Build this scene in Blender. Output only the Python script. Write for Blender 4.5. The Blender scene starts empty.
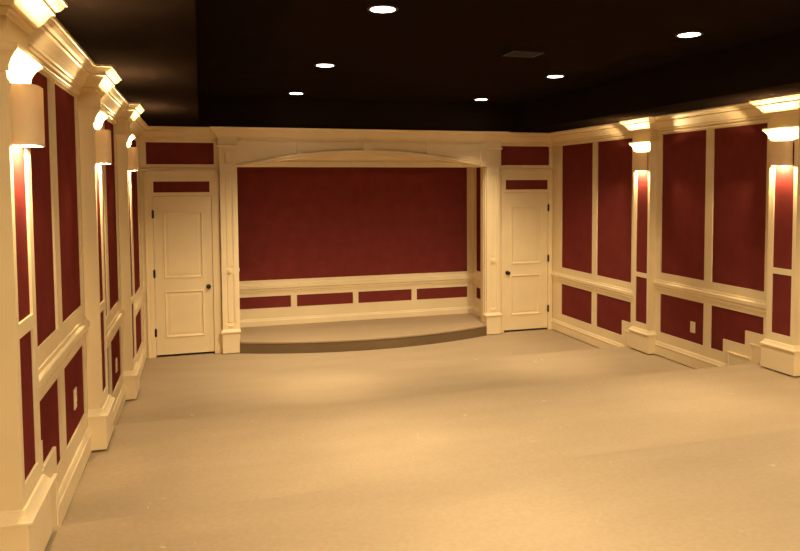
import bpy, bmesh, math, random
from mathutils import Vector, Matrix
random.seed(4)
S = bpy.context.scene
COL = S.collection
W = 5.668                      # room width
L1, L2, L3 = .192, .470, .735  # floor tiers
CEIL, TRAY = 2.89, 3.28
REAR = -11.4

# ------------------------------------------------------------------ materials
def mat(name):
    m = bpy.data.materials.new(name); m.use_nodes = True
    nt = m.node_tree
    return m, nt, nt.nodes['Principled BSDF']

def noise_mix(nt, scale, c1, c2, detail=4, lo=.35, hi=.65, vec=None):
    n = nt.nodes.new('ShaderNodeTexNoise'); n.inputs['Scale'].default_value = scale; n.inputs['Detail'].default_value = detail
    if vec: nt.links.new(vec, n.inputs['Vector'])
    r = nt.nodes.new('ShaderNodeValToRGB')
    r.color_ramp.elements[0].position = lo; r.color_ramp.elements[1].position = hi
    r.color_ramp.elements[0].color = (*c1, 1); r.color_ramp.elements[1].color = (*c2, 1)
    nt.links.new(n.outputs['Fac'], r.inputs['Fac'])
    return n, r

def coords(nt):
    t = nt.nodes.new('ShaderNodeTexCoord'); return t.outputs['Object']

def paint(name, c, rough=.42, var=.03, spec=.4):
    m, nt, b = mat(name)
    n, r = noise_mix(nt, 3.0, tuple(x*(1-var) for x in c), tuple(min(1, x*(1+var)) for x in c), vec=coords(nt))
    nt.links.new(r.outputs['Color'], b.inputs['Base Color'])
    b.inputs['Roughness'].default_value = rough
    b.inputs['Specular IOR Level'].default_value = spec
    return m

CREAM = (.86, .72, .475)
M_WALL = paint('cream_wall_paint', CREAM)
M_TRIM = paint('cream_trim_paint', (.875, .735, .49), .5, .03, .22)
M_DOOR = paint('cream_door_paint', (.86, .72, .478), .36)
M_SHADE = paint('sconce_plaster', (.80, .66, .46), .6)
nt_ = M_SHADE.node_tree; b_ = nt_.nodes['Principled BSDF']
tr_ = nt_.nodes.new('ShaderNodeBsdfTranslucent'); tr_.inputs[0].default_value = (.9, .72, .46, 1)
ms_ = nt_.nodes.new('ShaderNodeMixShader'); ms_.inputs[0].default_value = .022
nt_.links.new(b_.outputs[0], ms_.inputs[1]); nt_.links.new(tr_.outputs[0], ms_.inputs[2]); nt_.links.new(ms_.outputs[0], nt_.nodes['Material Output'].inputs[0])
M_DARKCEIL = paint('dark_ceiling_paint', (.0135, .0088, .0066), .95, .08, 0)
M_BLACK = paint('black_vent_metal', (.004, .004, .0045), .6)
M_BRONZE = paint('oil_rubbed_bronze', (.02, .014, .012), .3)
M_PLATE = paint('almond_plastic', (.86, .73, .52), .3)
M_SLOT = paint('dark_slot', (.05, .035, .02), .6)
M_RING = paint('white_lamp_trim', (.8, .76, .7), .4)

def fabric():
    m, nt, b = mat('dark_red_wall_fabric')
    v = coords(nt)
    n, r = noise_mix(nt, 6.0, (.172, .032, .029), (.205, .040, .036), 6, .3, .7, v)
    # fine weave, kept very faint
    w = nt.nodes.new('ShaderNodeTexNoise'); w.inputs['Scale'].default_value = 160; w.inputs['Detail'].default_value = 3
    nt.links.new(v, w.inputs['Vector'])
    mx = nt.nodes.new('ShaderNodeMix'); mx.data_type = 'RGBA'; mx.blend_type = 'MULTIPLY'; mx.inputs[0].default_value = .35
    rr = nt.nodes.new('ShaderNodeValToRGB'); rr.color_ramp.elements[0].color = (.7, .7, .7, 1); rr.color_ramp.elements[1].color = (1.2, 1.2, 1.2, 1)
    rr.color_ramp.elements[0].position = .3; rr.color_ramp.elements[1].position = .7
    nt.links.new(w.outputs['Fac'], rr.inputs['Fac'])
    nt.links.new(r.outputs['Color'], mx.inputs[6]); nt.links.new(rr.outputs['Color'], mx.inputs[7])
    nt.links.new(mx.outputs[2], b.inputs['Base Color'])
    b.inputs['Roughness'].default_value = .95; b.inputs['Specular IOR Level'].default_value = 0
    bp = nt.nodes.new('ShaderNodeBump'); bp.inputs['Strength'].default_value = .12; bp.inputs['Distance'].default_value = .002
    nt.links.new(w.outputs['Fac'], bp.inputs['Height']); nt.links.new(bp.outputs['Normal'], b.inputs['Normal'])
    return m
M_FAB = fabric()

def carpet(name, c1, c2):
    m, nt, b = mat(name)
    v = coords(nt)
    mp = nt.nodes.new('ShaderNodeMapping'); mp.inputs['Scale'].default_value = (.7, 2.6, 1); nt.links.new(v, mp.inputs['Vector'])
    n, r = noise_mix(nt, 1.6, c1, c2, 7, .3, .72, mp.outputs['Vector'])
    f = nt.nodes.new('ShaderNodeTexNoise'); f.inputs['Scale'].default_value = 42; f.inputs['Detail'].default_value = 5
    nt.links.new(v, f.inputs['Vector'])
    rr = nt.nodes.new('ShaderNodeValToRGB'); rr.color_ramp.elements[0].color = (.80, .79, .77, 1); rr.color_ramp.elements[1].color = (1.12, 1.12, 1.13, 1)
    rr.color_ramp.elements[0].position = .3; rr.color_ramp.elements[1].position = .7
    nt.links.new(f.outputs['Fac'], rr.inputs['Fac'])
    mx = nt.nodes.new('ShaderNodeMix'); mx.data_type = 'RGBA'; mx.blend_type = 'MULTIPLY'; mx.inputs[0].default_value = .28
    nt.links.new(r.outputs['Color'], mx.inputs[6]); nt.links.new(rr.outputs['Color'], mx.inputs[7])
    # scattered pale scuffs and lint
    sc = nt.nodes.new('ShaderNodeTexNoise'); sc.inputs['Scale'].default_value = 9; sc.inputs['Detail'].default_value = 8; sc.inputs['Distortion'].default_value = 1.2
    nt.links.new(v, sc.inputs['Vector'])
    sr = nt.nodes.new('ShaderNodeValToRGB'); sr.color_ramp.elements[0].position = .70; sr.color_ramp.elements[1].position = .76
    sr.color_ramp.elements[0].color = (0, 0, 0, 1); sr.color_ramp.elements[1].color = (.35, .35, .35, 1)
    nt.links.new(sc.outputs['Fac'], sr.inputs['Fac'])
    m2 = nt.nodes.new('ShaderNodeMix'); m2.data_type = 'RGBA'; m2.inputs[7].default_value = (.84, .70, .50, 1)
    nt.links.new(sr.outputs['Color'], m2.inputs[0]); nt.links.new(mx.outputs[2], m2.inputs[6])
    nt.links.new(m2.outputs[2], b.inputs['Base Color'])
    b.inputs['Roughness'].default_value = .95; b.inputs['Specular IOR Level'].default_value = .1
    bp = nt.nodes.new('ShaderNodeBump'); bp.inputs['Strength'].default_value = .2; bp.inputs['Distance'].default_value = .004
    g = nt.nodes.new('ShaderNodeTexNoise'); g.inputs['Scale'].default_value = 120; g.inputs['Detail'].default_value = 3
    nt.links.new(v, g.inputs['Vector'])
    nt.links.new(g.outputs['Fac'], bp.inputs['Height']); nt.links.new(bp.outputs['Normal'], b.inputs['Normal'])
    return m
M_CARPET = carpet('tan_carpet', (.388, .297, .196), (.425, .328, .218))
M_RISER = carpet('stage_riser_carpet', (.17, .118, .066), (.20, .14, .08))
M_STAGE = carpet('stage_carpet', (.40, .297, .19), (.43, .325, .21))

def emit(name, c, s):
    m, nt, b = mat(name)
    b.inputs['Base Color'].default_value = (*c, 1)
    b.inputs['Emission Color'].default_value = (*c, 1); b.inputs['Emission Strength'].default_value = s
    return m
M_LENS = emit('downlight_lens', (1, .88, .74), 9)
M_BULB = emit('sconce_bulb', (1, .76, .45), 25)

# ------------------------------------------------------------------ mesh builder
class MB:
    def __init__(s): s.bm = bmesh.new()
    def box(s, x0, x1, y0, y1, z0, z1):
        x0, x1 = sorted((x0, x1)); y0, y1 = sorted((y0, y1)); z0, z1 = sorted((z0, z1))
        v = [s.bm.verts.new((x, y, z)) for x in (x0, x1) for y in (y0, y1) for z in (z0, z1)]
        for f in ((0,1,3,2),(4,6,7,5),(0,4,5,1),(2,3,7,6),(0,2,6,4),(1,5,7,3)): s.bm.faces.new([v[i] for i in f])
        return s
    def prism(s, pts, axis, a, b):
        """pts in the other two axes (x: (y,z); y: (x,z); z: (x,y))"""
        def P(p, t): return {'x': (t, p[0], p[1]), 'y': (p[0], t, p[1]), 'z': (p[0], p[1], t)}[axis]
        A = [s.bm.verts.new(P(p, a)) for p in pts]; B = [s.bm.verts.new(P(p, b)) for p in pts]
        n = len(pts)
        fa = s.bm.faces.new(A); fb = s.bm.faces.new(B); fa.normal_update(); fb.normal_update()
        for i in range(n): s.bm.faces.new((A[i], A[(i+1) % n], B[(i+1) % n], B[i]))
        bmesh.ops.triangulate(s.bm, faces=[fa, fb])
        return s
    def sweep(s, path, prof, flip=False):
        """profile (out, z) swept along an XY path, mitred; out is to the right of the path (left if flip)"""
        P = [Vector(p) for p in path]; n = len(P); rows = []
        sg = -1 if flip else 1
        nor = []
        for i in range(n-1):
            d = (P[i+1]-P[i]).normalized(); nor.append(Vector((d.y, -d.x))*sg)
        for i in range(n):
            if i == 0: m = nor[0]
            elif i == n-1: m = nor[-1]
            else:
                m = nor[i-1]+nor[i]; m = m/(m.dot(nor[i])) if abs(m.dot(nor[i])) > 1e-6 else nor[i]
            rows.append([s.bm.verts.new((P[i].x+m.x*o, P[i].y+m.y*o, z)) for o, z in prof])
        k = len(prof)
        for i in range(n-1):
            for j in range(k): s.bm.faces.new((rows[i][j], rows[i][(j+1) % k], rows[i+1][(j+1) % k], rows[i+1][j]))
        e = [s.bm.faces.new(rows[0]), s.bm.faces.new(rows[-1])]
        for f in e: f.normal_update()
        bmesh.ops.triangulate(s.bm, faces=e)
        return s
    def cyl(s, c, axis, r, h, r2=None, n=24):
        q = {'z': Matrix.Identity(4), 'x': Matrix.Rotation(math.pi/2, 4, 'Y'), 'y': Matrix.Rotation(-math.pi/2, 4, 'X')}[axis]
        bmesh.ops.create_cone(s.bm, cap_ends=True, segments=n, radius1=r, radius2=r if r2 is None else r2, depth=h, matrix=Matrix.Translation(c) @ q)
        return s
    def ball(s, c, r, sc=(1,1,1)):
        bmesh.ops.create_uvsphere(s.bm, u_segments=20, v_segments=12, radius=r, matrix=Matrix.Translation(c) @ Matrix.Diagonal((*sc, 1)))
        return s
    def lathe(s, c, prof, n=32, axis='z'):
        """(r, t) rings turned about an axis through c"""
        rows = []
        for r, t in prof:
            row = []
            for i in range(n):
                a = 2*math.pi*i/n
                d = (r*math.cos(a), r*math.sin(a), t)
                if axis == 'y': d = (d[0], d[2], d[1])
                row.append(s.bm.verts.new((c[0]+d[0], c[1]+d[1], c[2]+d[2])))
            rows.append(row)
        for a, b in zip(rows, rows[1:]):
            for i in range(n): s.bm.faces.new((a[i], a[(i+1) % n], b[(i+1) % n], b[i]))
        return s
    def build(s, name, m, parent=None, bevel=0, smooth=False):
        bmesh.ops.recalc_face_normals(s.bm, faces=s.bm.faces)
        me = bpy.data.meshes.new(name); s.bm.to_mesh(me); s.bm.free()
        if parent is not None:
            base = ROOTLOC.get(parent.name, Vector((0, 0, 0)))
            me.transform(Matrix.Translation(-base))
        o = bpy.data.objects.new(name, me); COL.objects.link(o)
        for x in (m if isinstance(m, (list, tuple)) else [m]): me.materials.append(x)
        if parent is not None:
            o.parent = parent; ROOTLOC[o.name] = ROOTLOC.get(parent.name, Vector((0, 0, 0)))
        if bevel:
            b = o.modifiers.new('bevel', 'BEVEL'); b.width = bevel; b.segments = 2; b.limit_method = 'ANGLE'; b.angle_limit = math.radians(40)
        if smooth:
            for p in me.polygons: p.use_smooth = True
            if not bevel and smooth == 'auto':
                me.set_sharp_from_angle(angle=math.radians(40))
        return o
ROOTLOC = {}

def tag(o, label, cat, group=None, kind=None):
    o['label'] = label; o['category'] = cat
    if group: o['group'] = group
    if kind: o['kind'] = kind
    return o
def thing(name, loc, label, cat, group=None, kind=None):
    o = bpy.data.objects.new(name, None); COL.objects.link(o); o.location = loc
    o.empty_display_size = .1
    ROOTLOC[o.name] = Vector(loc)
    return tag(o, label, cat, group, kind)
def origin(o):
    """put a top-level mesh's origin at the middle of its base"""
    me = o.data
    xs = [v.co.copy() for v in me.vertices]
    c = Vector(((min(v.x for v in xs)+max(v.x for v in xs))/2, (min(v.y for v in xs)+max(v.y for v in xs))/2, min(v.z for v in xs)))
    me.transform(Matrix.Translation(-c)); o.location = c
    return o

def sx(side, o): return o if side == 'left' else W-o      # distance from a side wall -> x

# ------------------------------------------------------------------ the floor and its tiers
def rounded(pts, r=.02, n=5):
    """round the convex nosing corners of a (y,z) profile"""
    out = []
    for i, p in enumerate(pts):
        if len(p) == 3:
            a = Vector(pts[i-1][:2]); b = Vector(p[:2]); c = Vector(pts[i+1][:2])
            u = (a-b).normalized(); v = (c-b).normalized()
            for k in range(n+1):
                t = k/n*math.pi/2
                q = b + u*r*(1-math.sin(t)) + v*r*(1-math.cos(t))
                out.append((q.x, q.y))
        else: out.append(tuple(p))
    return out
N1, N2a, N2, N3a, N3 = -2.035, -3.80, -4.045, -5.90, -6.155
prof = rounded([(.95, -.15), (.95, 0), (N1, 0), (N1, L1, 1), (N2a, L1), (N2a, .331, 1), (N2, .331), (N2, L2, 1),
                (N3a, L2), (N3a, .602, 1), (N3, .602), (N3, L3, 1), (REAR, L3), (REAR, -.15)])
fl = MB().prism(prof, 'x', 0, W).build('floor', M_CARPET)
tag(fl, 'tan carpeted floor rising towards the viewer in low wide tiers', 'floor', kind='structure')

# ------------------------------------------------------------------ side walls
P1, P2, P3 = (-2.169, -2.483), (-4.230, -4.544), (-6.291, -6.608)    # pilasters along both side walls
SEC = [  # base level, y range, upright panels (far y, near y)
    dict(L=0.0, y=(0, -2.169), pan=[(-.287, -1.114), (-1.232, -2.008)]),
    dict(L=L1, y=(-2.483, -4.230), pan=[(-2.576, -3.296), (-3.404, -4.109)]),
    dict(L=L2, y=(-4.544, -6.291), pan=[(-4.610, -5.275), (-5.40, -6.17)]),
]
TOP = 2.695
U0, LO1, LO0 = .951, .714, .271            # relative to the section's level
REC = .012
def panel_rects(sec):
    r = []
    for a, b in sec['pan']:
        r.append((b, a, sec['L']+U0, TOP, 'upper')); r.append((b, a, sec['L']+LO0, sec['L']+LO1, 'lower'))
    return r
def perforated(mb, u0, u1, v0, v1, holes, place, depth=.03):
    us = sorted({u0, u1, *[h[0] for h in holes], *[h[1] for h in holes]}); vs = sorted({v0, v1, *[h[2] for h in holes], *[h[3] for h in holes]})
    bm = mb.bm
    def hole(u, v): return any(h[0] < u < h[1] and h[2] < v < h[3] for h in holes)
    cache = {}
    def V(u, v, d):
        k = (round(u, 5), round(v, 5), d)
        if k not in cache: cache[k] = bm.verts.new(place(u, v, d))
        return cache[k]
    for a, b in zip(us, us[1:]):
        for c, d in zip(vs, vs[1:]):
            if not hole((a+b)/2, (c+d)/2): bm.faces.new((V(a,c,0), V(b,c,0), V(b,d,0), V(a,d,0)))
    for h in holes:
        q = [(h[0],h[2]),(h[1],h[2]),(h[1],h[3]),(h[0],h[3])]
        for i in range(4):
            p, r = q[i], q[(i+1) % 4]
            W4 = [bm.verts.new(place(*p, 0)), bm.verts.new(place(*r, 0)), bm.verts.new(place(*r, depth)), bm.verts.new(place(*p, depth))]
            bm.faces.new(W4)
ordn = ['nearest the far corner', 'second from the far corner', 'third from the far corner', 'fourth from the far corner', 'fifth from the far corner', 'sixth from the far corner']
for side in ('left', 'right'):
    mb = MB(); holes = []
    for s in SEC: holes += [r[:4] for r in panel_rects(s)]
    place = lambda u, v, d, side=side: (sx(side, -d), u, v)
    perforated(mb, REAR, 0, 0, CEIL+.02, holes, place)
    a, b = sorted((sx(side, -.03), sx(side, -.15)))
    mb.box(a, b, REAR, .95, -.15, TRAY+.1)
    w = mb.build('wall_'+side, M_WALL)
    tag(w, f'cream panelled {side} side wall framing dark red fabric', 'wall', kind='structure')
    # the fabric in its frames
    k = 0
    for si, s in enumerate(SEC):
        for pi, (ya, yb) in enumerate(s['pan']):
            for lev in ('upper', 'lower'):
                z0, z1 = (s['L']+U0, TOP) if lev == 'upper' else (s['L']+LO0, s['L']+LO1)
                mb = MB().box(sx(side, -REC), sx(side, -.029), yb+.0005, ya-.0005, z0+.0005, z1-.0005)
                o = mb.build('fabric_panel', M_FAB); origin(o)
                shape = 'tall dark red fabric wall panel' if lev == 'upper' else 'low dark red fabric wall panel'
                tag(o, f'{shape} on {side} wall, {ordn[k]}', 'wall panel', f'{"tall" if lev=="upper" else "low"} red panels on the {side} wall')
            k += 1

# crown, chair rail, baseboard along the side walls
CROWN = [(0, 2.712), (.007, 2.712), (.010, 2.720), (.016, 2.724), (.016, 2.731), (.010, 2.735), (.012, 2.747), (.024, 2.751), (.026, 2.759), (.022, 2.763), (.034, 2.768), (.050, 2.79), (.066, 2.816), (.072, 2.826), (.084, 2.829), (.084, 2.843),
         (.098, 2.851), (.110, 2.866), (.113, 2.874), (.122, 2.876), (.122, CEIL), (0, CEIL)]
def rail_prof(L): return [(0, L+.742), (.006, L+.742), (.006, L+.762), (.015, L+.764), (.017, L+.780), (.013, L+.784), (.020, L+.800), (.028, L+.806), (.028, L+.836), (.024, L+.842), (.010, L+.846), (.007, L+.866), (0, L+.868)]
def base_prof(L, h=.165): return [(0, L+.011), (.018, L+.011), (.018, L+h-.055), (.022, L+h-.05), (.022, L+h-.038), (.016, L+h-.03), (.012, L+h-.012), (.006, L+h), (0, L+h)]
tn = 1
for side in ('left', 'right'):
    fl_ = side == 'left'
    # path runs from far to near; for the right wall the room is on the path's right-hand side
    def P(ya, yb): return [(sx(side, 0), ya), (sx(side, 0), yb)]
    o = MB().sweep(P(0, REAR), CROWN, not fl_ and False or (not fl_ and False)).build(f'trim_{tn}', M_TRIM) if False else None
    mb = MB(); mb.sweep(P(0, REAR), CROWN, flip=fl_)
    o = mb.build(f'trim_{tn}', M_TRIM); tn += 1
    tag(o, f'cream crown moulding along top of {side} wall', 'crown moulding', kind='structure')
    nm = ['far', 'middle', 'near']
    for si, s in enumerate(SEC):
        ya, yb = s['y']
        mb = MB(); mb.sweep(P(ya, yb), rail_prof(s['L']), flip=fl_)
        o = mb.build(f'trim_{tn}', M_TRIM); tn += 1
        tag(o, f'cream chair rail moulding on {side} wall, {nm[si]} section', 'chair rail', kind='structure')
    mb = MB()
    for si, s in enumerate(SEC):
        ya, yb = s['y']; L = s['L']
        # stepped skirt where the tiers climb towards the next pilaster
        if si == 0: steps = [(-1.828, L1)]
        elif si == 1: steps = [(-3.592, L1+.135), (-3.887, L2)]
        else: steps = [(-5.571, L2+.13), (-5.865, L3)]
        mb.sweep(P(ya, steps[0][0]-.086), base_prof(L), flip=fl_)
        pz = L+.165
        for j, (ys, Ls) in enumerate(steps):
            last = j == len(steps)-1
            yn = yb if last else steps[j+1][0]
            ym = yb if last else steps[j+1][0]-.085
            mb.box(sx(side, -REC-.004), sx(side, .004), ys, yn, L+.1, Ls+LO0)             # flat board over the frame
            mb.box(sx(side, -.002), sx(side, .014), ys-.085, ym, L, Ls+.150)              # skirt face
            mb.box(sx(side, -.001), sx(side, .022), ys-.080, (yb if last else ym), Ls+.150, Ls+.165)   # its cap
            mb.box(sx(side, -.001), sx(side, .020), ys-.080, ys-.094, pz-.02, Ls+.150)
            pz = Ls+.165
    o = mb.build('baseboard_'+side, M_TRIM)
    tag(o, f'cream baseboard stepping up along {side} wall', 'baseboard', kind='structure')
# rest of the side walls behind the viewer
for side in ('left', 'right'):
    mb = MB(); mb.sweep([(sx(side, 0), P3[1]), (sx(side, 0), REAR)], base_prof(L3), flip=(side == 'left'))
    o = mb.build(f'trim_{tn}', M_TRIM); tn += 1
    tag(o, f'cream baseboard on top tier of {side} wall', 'baseboard', kind='structure')

# ------------------------------------------------------------------ pilasters
PR = .085
def make_pilaster(side, y0, y1, L, label, full=True):
    yc = (y0+y1)/2
    t = thing('pilaster', (sx(side, PR/2), yc, L), label, 'pilaster', f'pilasters on the {side} wall')
    X = lambda o: sx(side, o)
    path = lambda e, o: None
    # shaft with fabric set between two stiles
    fy0, fy1 = y0-.058, y1+.040
    z_u0, z_u1 = L+.925, 2.50
    z_l0, z_l1 = L+.340, L+.872
    mb = MB()
    for (a, b, c, d) in ((y0, fy0, L+.2, 2.8), (fy1, y1, L+.2, 2.8), (fy0, fy1, L+.2, z_l0), (fy0, fy1, z_l1, z_u0), (fy0, fy1, z_u1, 2.8)):
        mb.box(X(.0015), X(PR), a, b, c, d)
    mb.box(X(.0015), X(PR-.03), fy0, fy1, L+.2, 2.8)
    bmesh.ops.remove_doubles(mb.bm, verts=mb.bm.verts, dist=1e-5)
    mb.build('shaft', M_TRIM, t)
    MB().box(X(PR-.028), X(PR-.010), fy1+.0005, fy0-.0005, z_u0, z_u1).build('upper_fabric_panel', M_FAB, t)
    MB().box(X(PR-.028), X(PR-.010), fy1+.0005, fy0-.0005, z_l0, z_l1).build('lower_fabric_panel', M_FAB, t)
    # U-shaped path round the three free faces
    def U(e, o):
        pts = [(X(.0015), y0+e), (X(o), y0+e), (X(o), y1-e), (X(.0015), y1-e)]
        return pts
    fl_ = side == 'left'
    MB().box(X(.0015), X(PR+.022), y0+.034, y1-.034, L+.013, L+.222).build('base_block', M_TRIM, t, bevel=.003)
    mb = MB(); mb.sweep(U(0, PR), [(0, L+.215), (.026, L+.215), (.036, L+.222), (.036, L+.232), (.028, L+.238), (.018, L+.25), (.008, L+.268), (0, L+.27)], flip=fl_)
    mb.build('base_cap', M_TRIM, t)
    mb = MB(); mb.sweep(U(0, PR), [(0, 2.545), (.008, 2.545), (.011, 2.568), (.022, 2.590), (.036, 2.607), (.042, 2.611), (.046, 2.619), (.046, 2.634), (0, 2.638)], flip=fl_)
    mb.build('capital_ledge', M_TRIM, t)
    mb = MB(); mb.box(X(.0015), X(PR+.004), y0+.004, y1-.004, 2.62, 2.80); mb.build('frieze_block', M_TRIM, t)
    cr = [(0, 2.735), (.010, 2.735), (.013, 2.742), (.016, 2.750)] + [(o*1.05, z) for o, z in CROWN[7:-1]] + [(0, CEIL)]
    mb = MB(); mb.sweep(U(0, PR), cr, flip=fl_); mb.build('crown', M_TRIM, t)
    return t

def make_sconce(side, y0, y1, label):
    yc = (y0+y1)/2-(.018 if y0 < -6 else 0)
    zb, zt = 2.297, 2.512
    t = thing('wall_sconce', (sx(side, PR), yc, zb), label, 'wall lamp', f'sconces on the {side} wall')
    hw, pj, th, n = .092, .080, .006, 28
    def ring(k):
        out = []
        for i in range(n+1):
            a = math.pi*i/n
            c, s_ = math.cos(a), math.sin(a)
            ex = .5
            out.append((sx(side, PR-.010+(pj-k+.007)*abs(s_)**ex), yc+(hw-k)*math.copysign(abs(c)**ex, c)))
        return out
    O, I = ring(0), ring(th)
    mb = MB(); bm = mb.bm
    rows = [[bm.verts.new((x, y, z)) for x, y in R] for R, z in ((O, zb), (O, zt), (I, zt), (I, zb))]
    for q in range(4):
        a, b = rows[q], rows[(q+1) % 4]
        for i in range(n): bm.faces.new((a[i], a[i+1], b[i+1], b[i]))
    for e in (0, n): bm.faces.new([rows[q][e] for q in range(4)])
    o = mb.build('shade', M_SHADE, t, smooth='auto')
    zc = (zb+zt)/2
    MB().box(sx(side, PR-.012), sx(side, PR+.012), yc-.05, yc+.05, zc-.06, zc+.06).build('back_plate', M_SHADE, t, bevel=.002)
    xb = sx(side, PR+.045)
    mb = MB(); mb.cyl((xb, yc, zc-.035), 'z', .012, .03); mb.box(sx(side, PR+.01), xb, yc-.008, yc+.008, zc-.045, zc-.03)
    mb.build('lamp_holder', M_RING, t)
    MB().ball((xb, yc, zc+.002), .016, (1, 1, 1.5)).build('bulb', M_BULB, t, smooth=True)
    for dz in (.080, -.078):
        l = bpy.data.lights.new('sconce_light', 'POINT'); l.energy = SCONCE_W*(.62 if dz > 0 else .27); l.color = LAMP_C; l.shadow_soft_size = .016
        lo = bpy.data.objects.new('sconce_light', l); COL.objects.link(lo); lo.location = (xb, yc, zc+dz)
    return t

LAMP_C = (1, .725, .37)
SCONCE_W = 72.0
DOWN_W = 380.0
names = ['farthest from the viewer, next to the door corner', 'second from the far corner', 'nearest the viewer']
for side in ('left', 'right'):
    for i, ((a, b), L) in enumerate(zip((P1, P2, P3), (L1, L2, L3))):
        if side == 'left':
            lab = ['cream pilaster on left wall, farthest back beside the far door', 'cream pilaster on left wall, middle one of three', 'wide cream pilaster nearest the viewer on left wall'][i]
            ls = ['small half-round cream sconce on left wall, farthest back', 'half-round cream sconce on left wall, middle one of three', 'large looking half-round cream sconce nearest the viewer on left wall'][i]
        else:
            lab = ['cream pilaster on right wall, midway along beside lower carpet tier', 'cream pilaster at the right edge beside stair-stepped baseboard', 'cream pilaster on right wall beside the top carpet tier'][i]
            ls = ['half-round cream sconce on right wall, the farther one', 'half-round cream sconce on right wall, above the stair-stepped baseboard', 'half-round cream sconce on right wall above the top carpet tier'][i]
        make_pilaster(side, a, b, L, lab)
        make_sconce(side, a, b, ls)

# ------------------------------------------------------------------ far wall: doors, panels, alcove
DL, DR = (.138, .844), (4.894, 5.602)      # door leaves
LEAF = 2.03
ALC = (.936, 4.732, .80)                   # alcove x range, depth
JAMB = (1.150, 4.575)                      # clear stage opening
ZA = .16                                   # stage top
holes = [(DL[0], DL[1], 0.0, LEAF), (DR[0], DR[1], 0.0, LEAF), (.151, .822, 2.076, 2.212), (4.919, 5.592, 2.076, 2.212),
         (.075, .884, 2.427, 2.700), (4.853, 5.62, 2.427, 2.700), (ALC[0]+.06, ALC[1]-.06, 0.0, 2.46)]
mb = MB()
perforated(mb, 0, W, 0, CEIL+.02, holes, lambda u, v, d: (u, d, v), .05)
# body of the wall behind the face, left, right and over the opening
mb.box(-.1, DL[0], .05, .12, 0, 3.3); mb.box(DL[1], ALC[0], .05, .12, 0, 3.3); mb.box(ALC[1], DR[0], .05, .12, 0, 3.3); mb.box(DR[1], W+.1, .05, .12, 0, 3.3)
mb.box(DL[0], DL[1], .05, .12, LEAF, 3.3); mb.box(DR[0], DR[1], .05, .12, LEAF, 3.3); mb.box(ALC[0], ALC[1], .05, .12, 2.46, 3.3)
wf = mb.build('wall_far', M_WALL)
tag(wf, 'cream far wall with a door at each end and the stage between', 'wall', kind='structure')
# alcove shell
SCR = (1.03, 4.639, .812, 2.60)
low = [(1.03, 1.924), (2.010, 2.833), (2.914, 3.736), (3.818, 4.639)]
mb = MB()
perforated(mb, ALC[0], ALC[1], 0, 2.7, [SCR] + [(a, b, .410, .578) for a, b in low], lambda u, v, d: (u, ALC[2]+d, v), .03)
mb.box(ALC[0]-.1, ALC[1]+.1, ALC[2]+.03, ALC[2]+.12, -.1, 2.8)
for s_, xx in ((-1, ALC[0]), (1, ALC[1])):
    perforated(mb, .12, ALC[2], 0, 2.7, [(.20, .674, .833, 2.60), (.20, .674, .410, .578)], lambda u, v, d, xx=xx, s_=s_: (xx+s_*d, u, v), .03)
    mb.box(xx+s_*.03, xx+s_*.1, .12, ALC[2]+.1, 0, 2.8)
mb.box(ALC[0]-.1, ALC[1]+.1, .05, ALC[2]+.1, 2.68, 2.8)
o = mb.build('wall_alcove', M_WALL)
tag(o, 'cream framed walls lining the recess behind the stage', 'wall', kind='structure')
def fab(x0, x1, y0, y1, z0, z1, label, group):
    o = MB().box(x0, x1, y0, y1, z0, z1).build('fabric_panel', M_FAB); origin(o); return tag(o, label, 'wall panel', group)
e = .0005
fab(SCR[0]+e, SCR[1]-e, ALC[2]+REC, ALC[2]+.029, SCR[2]+e, SCR[3]-e, 'huge dark red fabric panel filling the back of the stage recess', 'red panels in the stage recess')
for i, (a, b) in enumerate(low):
    fab(a+e, b-e, ALC[2]+REC, ALC[2]+.029, .4105, .5775, ['small red panel under the stage rail, first from the left', 'small red panel under the stage rail, second from the left', 'small red panel under the stage rail, third from the left', 'small red panel under the stage rail, fourth from the left'][i], 'small red panels under the stage rail')
for s_, xx, sd in ((-1, ALC[0], 'left'), (1, ALC[1], 'right')):
    a, b = sorted((xx+s_*REC, xx+s_*.029))
    fab(a, b, .2005, .6735, .8335, 2.5995, f'narrow tall red panel on the {sd} side wall inside the stage recess', 'red panels in the stage recess')
    fab(a, b, .2005, .6735, .4105, .5775, f'narrow low red panel on the {sd} side wall inside the stage recess', 'red panels in the stage recess')
U_ = [(ALC[0], .12), (ALC[0], ALC[2]), (ALC[1], ALC[2]), (ALC[1], .12)]
mb = MB(); mb.sweep(U_, [(0, .632), (.010, .632), (.012, .650), (.022, .660), (.026, .685), (.040, .70), (.040, .735), (.032, .742), (.010, .748), (.006, .768), (0, .77)])
o = mb.build(f'trim_{tn}', M_TRIM); tn += 1
tag(o, 'cream rail moulding under the big red panel behind the stage', 'chair rail', kind='structure')
mb = MB(); mb.sweep(U_, base_prof(ZA, .078) if False else [(0, ZA), (.022, ZA), (.022, ZA+.07), (.016, ZA+.078), (.008, ZA+.1), (0, ZA+.102)])
o = mb.build('baseboard_stage', M_TRIM)
tag(o, 'cream baseboard along the back of the stage', 'baseboard', kind='structure')

# panels over the doors
fab(.0755, .8835, REC, .045, 2.4275, 2.6995, 'wide dark red fabric panel above the left door', 'red panels over the doors')
fab(4.8535, 5.6195, REC, .045, 2.4275, 2.6995, 'wide dark red fabric panel above the right door', 'red panels over the doors')

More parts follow.
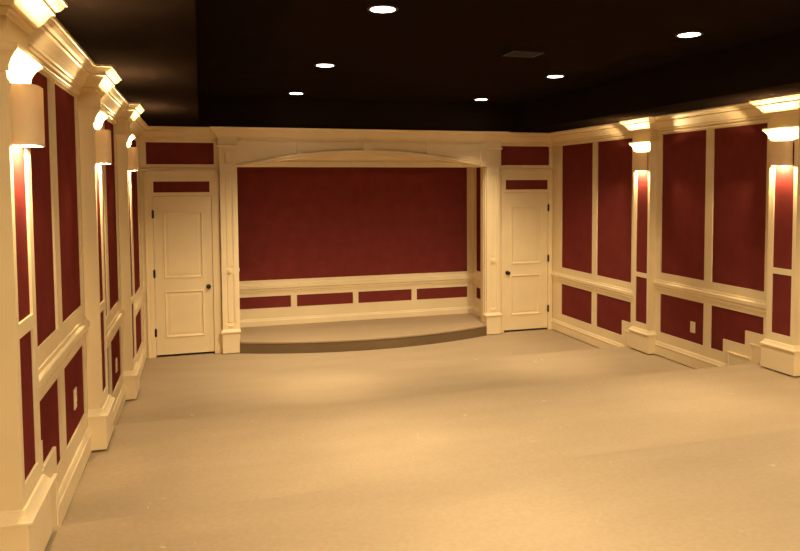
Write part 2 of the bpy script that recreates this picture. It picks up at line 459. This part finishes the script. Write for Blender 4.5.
def make_door(name, x0, x1, xo0, xo1, tr, hinge, label):
    xc = (x0+x1)/2
    t = thing(name, (xc, 0, 0), label, 'door', kind='structure')
    # casing: flat board, raised outer band and inner bead
    zt = 2.345
    i0, i1, it = x0-.002, x1+.002, LEAF+.004
    mb = MB()
    mb.box(xo0, i0, -.016, .0, 0, zt); mb.box(i1, xo1, -.016, .0, 0, zt)
    mb.box(i0, i1, -.016, .0, it, tr[2]); mb.box(i0, i1, -.016, 0, tr[3], zt)
    mb.box(i0, tr[0], -.016, 0, tr[2], tr[3]); mb.box(tr[1], i1, -.016, 0, tr[2], tr[3])
    bw = .020
    mb.box(xo0, xo0+bw, -.030, 0, 0, zt); mb.box(xo1-bw, xo1, -.030, 0, 0, zt); mb.box(xo0, xo1, -.030, 0, zt-bw, zt+.006)
    zi = 2.262
    q0, q1 = max(i0-.034, xo0+.024), min(i1+.034, xo1-.024)
    mb.box(q0-.010, q0, -.022, 0, 0, zi); mb.box(q1, q1+.010, -.022, 0, 0, zi); mb.box(q0-.010, q1+.010, -.022, 0, zi, zi+.010)
    mb.build('casing', M_TRIM, t)
    # leaf with two raised-and-fielded panels
    st = .128
    yF, yB = .006, .044
    px0, px1 = x0+st, x1-st
    zz = [(.252, .818), (1.002, 1.822)]
    mb = MB(); 
    perforated(mb, x0+.003, x1-.003, .024, LEAF-.003, [(px0, px1, a, b) for a, b in zz], lambda u, v, d: (u, yF+d, v), .012)
    mb.box(x0+.003, x1-.003, yF+.012, yB, .024, LEAF-.003)
    lf = mb.build('door_leaf', M_DOOR, t)
    for a, b in zz:
        mb = MB(); bm = mb.bm
        def rect(i, y): return [bm.verts.new(p) for p in ((px0+i, y, a+i), (px1-i, y, a+i), (px1-i, y, b-i), (px0+i, y, b-i))]
        R = [rect(-.012, yF), rect(-.012, yF-.010), rect(-.002, yF-.013), rect(.010, yF-.004), rect(.014, yF+.009), rect(.030, yF+.008), rect(.046, yF+.004)]
        for r0, r1 in zip(R, R[1:]):
            for k in range(4): bm.faces.new((r0[k], r0[(k+1) % 4], r1[(k+1) % 4], r1[k]))
        bm.faces.new(R[-1])
        mb.build('moulded_panel', M_DOOR, lf)
    MB().box(tr[0], tr[1], REC-.004, .045, tr[2], tr[3]).build('transom_panel', M_FAB, t)['label'] = 'dark red fabric strip over the door leaf'
    kx = x1-.058 if hinge == 'left' else x0+.058
    kz = .868
    k = MB().lathe((kx, yF, kz), [(.0, -.010), (.028, -.010), (.030, -.004), (.030, 0)], axis='y')
    k.lathe((kx, yF, kz), [(.011, 0), (.010, -.028), (.018, -.034), (.026, -.044), (.027, -.054), (.020, -.063), (.0, -.066)], axis='y')
    ko = k.build('knob', M_BRONZE, t, smooth='auto'); ko['label'] = 'dark bronze door knob'
    hx = x0 if hinge == 'left' else x1
    for z in (.313, 1.059, 1.806):
        m_ = MB(); m_.cyl((hx, -.016, z), 'z', .008, .092, n=14); m_.box(hx-.014, hx+.014, -.018, -.010, z-.045, z+.045); m_.ball((hx, -.016, z+.049), .008); m_.ball((hx, -.016, z-.049), .008)
        m_.build('hinge', M_BRONZE, t)['label'] = 'dark bronze hinge'
    return t
make_door('door_1', *DL, .045, .936, (.151, .822, 2.076, 2.212), 'left', 'cream two-panel door left of the stage, hinges on its left')
make_door('door_2', *DR, 4.806, 5.660, (4.919, 5.592, 2.076, 2.212), 'right', 'cream two-panel door right of the stage, hinges on its right')

# crown moulding over the far wall beside the proscenium
for a, b, sd in ((0, .925, 'left'), (4.800, W, 'right')):
    mb = MB(); mb.sweep([(a, 0), (b, 0)], CROWN)
    o = mb.build(f'trim_{tn}', M_TRIM); tn += 1
    tag(o, f'cream crown moulding above the {sd} door', 'crown moulding', kind='structure')
for a, b, sd in ((.0, .936, 'left'), (4.806, W, 'right')):
    mb = MB(); mb.sweep([(a, 0), (b, 0)], [(0, 2.353), (.020, 2.353), (.024, 2.362), (.024, 2.372), (.012, 2.384), (0, 2.388)])
    o = mb.build(f'trim_{tn}', M_TRIM); tn += 1
    tag(o, f'thin cream moulding between the {sd} door casing and the red panel above', 'moulding', kind='structure')

# ------------------------------------------------------------------ proscenium
pc = thing('proscenium_frame', (2.86, -.05, 0), 'cream proscenium frame with shallow arch around the stage', 'stage frame')
FY = -.085
def column(x0, x1, inner):
    """one flat column of the frame; inner = x of its stage-side face"""
    mb = MB()
    mb.box(x0+.004, x1-.004, FY, .10, .05, 2.66)
    c = mb.build('column', M_TRIM, pc, bevel=.003)
    # raised strips leaving two sunk flutes, and the framing on the stage side
    cx = (x0+x1)/2
    s0, s1 = x0+.050, x1-.050
    mb = MB()
    for a, b, z0, z1 in ((x0+.004, s0, .30, 2.66), (s1, x1-.004, .30, 2.66), (s0, s1, .30, .385), (s0, s1, 1.035, 1.10), (s0, s1, 2.315, 2.44), (s0, s1, 2.60, 2.66)):
        mb.box(a, b, FY-.014, FY+.001, z0, z1)
    mb.build('face_frame', M_TRIM, c)
    for a, b, z0, z1 in ((s0+.022, s1-.022, .405, 1.015), (s0+.022, s1-.022, 1.12, 2.295)):
        mb = MB(); mb.box(a, b, FY-.010, FY+.001, z0, z1); mb.build('fielded_strip', M_TRIM, c, bevel=.004)
    mb = MB(); mb.cyl((cx, FY-.020, 1.068), 'y', .031, .014, n=28); mb.cyl((cx, FY-.029, 1.068), 'y', .018, .010, r2=.026, n=28)
    mb.build('round_boss', M_TRIM, c)
    mb = MB(); mb.box(cx-.030, cx+.030, FY-.022, FY, .345, .372); mb.box(cx-.024, cx+.024, FY-.028, FY, .352, .366); mb.build('foot_boss', M_TRIM, c, bevel=.003)
    mb = MB(); mb.box(x0-.004, x1+.004, FY-.030, .10, .010, .285); mb.build('base_block', M_TRIM, c, bevel=.003)
    mb = MB(); mb.sweep([(x0-.004, .0), (x0-.004, FY-.030), (x1+.004, FY-.030), (x1+.004, .10)],
                        [(0, .268), (.014, .268), (.020, .276), (.020, .290), (.010, .298), (-.004, .315), (-.03, .318), (-.03, .268)], flip=False)
    mb.build('base_cap', M_TRIM, c)
    # little hanging bracket under the entablature block
    mb = MB(); mb.prism([(cx-.030, 2.60), (cx+.030, 2.60), (cx+.026, 2.455), (cx, 2.437), (cx-.026, 2.455)], 'y', FY-.034, FY); mb.build('bracket', M_TRIM, c, bevel=.003)
    mb = MB(); mb.box(x0-.014, x1+.014, FY-.030, .0, 2.665, 2.80); mb.build('entablature_block', M_TRIM, c, bevel=.002)
    mb = MB(); mb.sweep([(x0-.014, .0), (x0-.014, FY-.030), (x1+.014, FY-.030), (x1+.014, FY+.02)],
                        [(-.01, 2.640), (.006, 2.640), (.014, 2.650), (.018, 2.662), (.018, 2.670), (-.01, 2.674)]); mb.build('necking', M_TRIM, c)
    # stage-side lining with a round bead at mid height
    s = 1 if inner > cx else -1
    mb = MB(); mb.box(inner-s*.004, inner+s*.010, FY+.02, .10, .17, 2.40); mb.box(inner-s*.004, inner+s*.016, -.02, .03, .17, 2.40)
    mb.cyl((inner+s*.016, .005, 1.07), 'x', .024, .014, n=24)
    mb.build('jamb_lining', M_TRIM, c)
column(.944, 1.150, 1.150); column(4.582, 4.786, 4.582)
# arched front board
ax0, ax1, axc = 1.146, 4.586, 2.866
def arch(x, crown, spring, half):
    t = (x-axc)/half
    t = max(-1, min(1, t))
    R = (half*half+(crown-spring)**2)/(2*(crown-spring))
    return spring + math.sqrt(R*R-(t*half)**2)-(R-(crown-spring))
N = 48
lowc = [(ax0+(ax1-ax0)*i/N) for i in range(N+1)]
zl = lambda x: arch(x, 2.549, 2.402, 1.56) if abs(x-axc) < 1.56 else 2.402
zh = lambda x: arch(x, 2.622, 2.424, 1.64) if abs(x-axc) < 1.64 else 2.424
HY = -.072
mb = MB(); mb.prism([(x, zl(x)) for x in lowc] + [(ax1, 2.86), (ax0, 2.86)], 'y', HY, -.012)
hd = mb.build('header_board', M_TRIM, pc)
mb = MB(); mb.prism([(x, zl(x)) for x in lowc] + [(x, zh(x)) for x in reversed(lowc)], 'y', HY-.034, HY+.002)
mb.build('arch_moulding', M_TRIM, hd, bevel=.004)
mb = MB(); mb.prism([(x, zh(x)+.013) for x in lowc] + [(ax1, 2.728), (ax0, 2.728)], 'y', HY-.022, HY+.002); mb.build('frieze_panel', M_TRIM, hd)
mb = MB(); mb.prism([(x, zh(x)-.016) for x in lowc] + [(x, zh(x)) for x in reversed(lowc)], 'y', HY-.052, HY+.002)
mb.build('arch_bead', M_TRIM, hd)
mb = MB(); mb.box(ax0, ax1, HY-.030, HY+.001, 2.742, 2.80); mb.box(ax0, ax1, HY-.038, HY+.001, 2.732, 2.745)
for a, b in ((ax0, 1.235), (1.918, 1.992), (3.700, 3.780), (4.497, ax1)): mb.prism([(a, zh(a)), (b, zh(b)), (b, 2.74), (a, 2.74)], 'y', HY-.038, HY+.001)
mb.build('frieze_frame', M_TRIM, hd)
mb = MB(); mb.prism([(2.790, 2.742), (2.948, 2.742), (2.936, 2.606), (2.802, 2.606)], 'y', HY-.050, HY)
mb.prism([(2.812, 2.73), (2.926, 2.73), (2.918, 2.618), (2.820, 2.618)], 'y', HY-.060, HY-.04)
mb.build('keystone', M_TRIM, hd, bevel=.003)
mb = MB(); mb.box(ALC[0]+.06, ALC[1]-.06, .022, .10, 2.396, 2.60); mb.box(ALC[0]+.06, ALC[1]-.06, -.026, .03, 2.396, 2.464); mb.box(ALC[0]+.06, ALC[1]-.06, -.014, .03, 2.480, 2.60)
mb.box(2.655, 2.70, -.032, -.01, 2.396, 2.50)
mb.build('inner_lintel', M_TRIM, pc, bevel=.003)
mb = MB(); mb.sweep([(.930, 0), (.930, FY-.030), (1.164, FY-.030), (1.164, HY-.030), (4.568, HY-.030), (4.568, FY-.030), (4.800, FY-.030), (4.800, 0)],
                    [(0, 2.760), (.008, 2.760), (.010, 2.776), (.018, 2.782), (.020, 2.792), (.030, 2.80), (.044, 2.82), (.060, 2.842), (.070, 2.848), (.070, 2.860), (.080, 2.868), (.090, 2.878), (.092, CEIL), (-.05, CEIL), (-.05, 2.760)])
mb.build('cornice', M_TRIM, pc)

# ------------------------------------------------------------------ stage
st = thing('stage_platform', (2.86, 0, 0), 'low carpeted stage with curved front edge below the arch', 'stage')
def arc(off, n=40, z=None):
    x0, x1, ye, sag = 1.157, 4.575, -.122, .345
    h = (x1-x0)/2; c = (x0+x1)/2; R = (h*h+sag*sag)/(2*sag)
    return [(x0+(x1-x0)*i/n, ye-sag-off+R-math.sqrt(max(0, R*R-(x0+(x1-x0)*i/n-c)**2))) for i in range(n+1)]
def platform(off, z0, z1):
    a = arc(off)
    pts = a + [(4.575, .105), (ALC[1]-.001, .105), (ALC[1]-.001, ALC[2]-.001), (ALC[0]+.001, ALC[2]-.001), (ALC[0]+.001, .105), (1.157, .105)]
    return MB().prism(pts, 'z', z0, z1)
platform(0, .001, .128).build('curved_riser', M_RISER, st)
platform(.012, .128, ZA).build('deck', M_STAGE, st, bevel=.010)

# ------------------------------------------------------------------ ceiling
mb = MB()
TX0, TX1, TY0, TY1 = .71, 4.98, -.125, REAR+.9
mb.box(-.15, TX0, REAR-.1, .12, CEIL, TRAY+.12); mb.box(TX1, W+.15, REAR-.1, .12, CEIL, TRAY+.12)
mb.box(TX0, TX1, TY0, .12, CEIL, TRAY+.12); mb.box(TX0, TX1, REAR-.1, TY1, CEIL, TRAY+.12)
mb.box(TX0, TX1, TY1, TY0, TRAY, TRAY+.12)
o = mb.build('ceiling', M_DARKCEIL)
tag(o, 'dark brown ceiling with raised rectangular tray', 'ceiling', kind='structure')
mb = MB(); mb.box(-.15, W+.15, REAR-.12, REAR, -.15, TRAY+.1)
o = mb.build('wall_rear', M_WALL); tag(o, 'plain cream rear wall behind the viewer', 'wall', kind='structure')

def downlight(x, y, label, cone, power, tilt):
    t = thing('ceiling_downlight', (x, y, TRAY), label, 'ceiling light', 'round downlights in the ceiling tray')
    MB().lathe((x, y, TRAY), [(.080, .0), (.101, .0), (.101, -.004), (.094, -.007), (.080, -.004), (.080, .0)], n=40).build('trim_ring', M_RING if False else M_DARKRING, t, smooth='auto')
    m = MB(); m.cyl((x, y, TRAY-.0025), 'z', .081, .004, n=40); m.build('lens', M_LENS, t)
    l = bpy.data.lights.new('downlight_lamp', 'SPOT'); l.energy = DOWN_W*power; l.color = DOWN_C; l.spot_size = math.radians(cone); l.spot_blend = 1.0; l.shadow_soft_size = .07
    lo = bpy.data.objects.new('downlight_lamp', l); COL.objects.link(lo); lo.location = (x, y, TRAY-.012); lo.rotation_euler = (math.radians(tilt), 0, 0)
DOWN_C = (1, .775, .46)
M_DARKRING = paint('bronze_lamp_trim', (.05, .035, .028), .5)
for side, x, ys in (('left', 1.860, (-.608, -2.694, -4.889, -6.85, -9.1)), ('right', 4.300, (-.592, -2.636, -4.760, -6.75, -9.0))):
    for i, y in enumerate(ys):
        lab = [f'round glowing downlight, {side} row, farthest one near the stage', f'round glowing downlight, middle one of the {side} row', f'round glowing downlight, {side} row, closest of those in view',
               f'round glowing downlight, {side} row, over the top tier', f'round glowing downlight, {side} row, behind the viewer'][i]
        downlight(x, y, lab, (76, 98, 92, 92, 130)[i], (.50, 1.12, .84, .64, .92)[i]*(1.16 if side == 'left' else .92), (0, 25, 4, 6, 36)[i])

# air vent in the tray
v = thing('air_vent', (3.405, -3.73, TRAY), 'black slatted air vent flush in the dark ceiling', 'vent')
mb = MB(); x0, x1, y0, y1 = 3.255, 3.555, -3.85, -3.62
for a in ((x0, x1, y0, y0+.025), (x0, x1, y1-.025, y1), (x0, x0+.025, y0+.025, y1-.025), (x1-.025, x1, y0+.025, y1-.025)): mb.box(*a, TRAY-.012, TRAY)
mb.build('frame', M_BLACK, v)
mb = MB()
for i in range(6):
    y = y0+.036+i*.03
    mb.prism([(y, TRAY-.002), (y+.004, TRAY-.002), (y+.020, TRAY-.014), (y+.016, TRAY-.014)], 'x', x0+.02, x1-.02)
mb.build('slats', M_BLACK, v)

# wall outlets
def outlet(side, y, z, label):
    t = thing('wall_outlet', (sx(side, -REC), y, z), label, 'outlet', 'outlets in the low wall panels')
    b = MB(); b.box(sx(side, -REC), sx(side, -REC+.008), y-.038, y+.038, z-.059, z+.059); b.build('cover_plate', M_PLATE, t, bevel=.003)
    for dz in (.024, -.024):
        r = MB(); r.cyl((sx(side, -REC+.009), y, z+dz), 'x', .017, .004, n=20); ro = r.build('receptacle', M_PLATE, t)
        q = MB()
        for dy in (-.006, .006): q.box(sx(side, -REC+.010), sx(side, -REC+.0118), y+dy-.0012, y+dy+.0012, z+dz-.004, z+dz+.006)
        q.build('slot', M_SLOT, ro)
outlet('right', -3.125, .625, 'almond outlet plate low on right wall between the two pilasters')
outlet('left', -4.93, .925, 'almond outlet plate low on left wall, the one nearer the viewer')
outlet('left', -2.91, .625, 'almond outlet plate low on left wall, farther back past the middle pilaster')

# ------------------------------------------------------------------ world, camera, view
w = bpy.data.worlds.new('world'); S.world = w; w.use_nodes = True
w.node_tree.nodes['Background'].inputs[0].default_value = (.01, .008, .006, 1); w.node_tree.nodes['Background'].inputs[1].default_value = .3

yaw, pit, rol = math.radians(16.918), math.radians(-3.122), math.radians(-.356)
F = Vector((math.sin(yaw)*math.cos(pit), math.cos(yaw)*math.cos(pit), math.sin(pit)))
R = Vector((math.cos(yaw), -math.sin(yaw), 0)); U = R.cross(F)
R2 = R*math.cos(rol)+U*math.sin(rol); U2 = U*math.cos(rol)-R*math.sin(rol)
cam = bpy.data.cameras.new('camera'); co = bpy.data.objects.new('camera', cam); COL.objects.link(co)
M = Matrix((R2, U2, -F)).transposed().to_4x4(); M.translation = Vector((.712, -9.352, 2.145))
co.matrix_world = M
cam.sensor_fit = 'HORIZONTAL'; cam.sensor_width = 36; cam.lens = 704.626/800*36
cam.shift_x = -15.217/800; cam.shift_y = -51.687/800
cam.clip_start = .05; cam.clip_end = 60
S.camera = co
S.view_settings.view_transform = 'Standard'; S.view_settings.look = 'None'
S.view_settings.exposure = .35; S.view_settings.gamma = 1; S.view_settings.use_curve_mapping = False
S.cycles.max_bounces = 10; S.cycles.diffuse_bounces = 6; S.cycles.glossy_bounces = 3; S.cycles.sample_clamp_indirect = 6
S.cycles.use_denoising = True
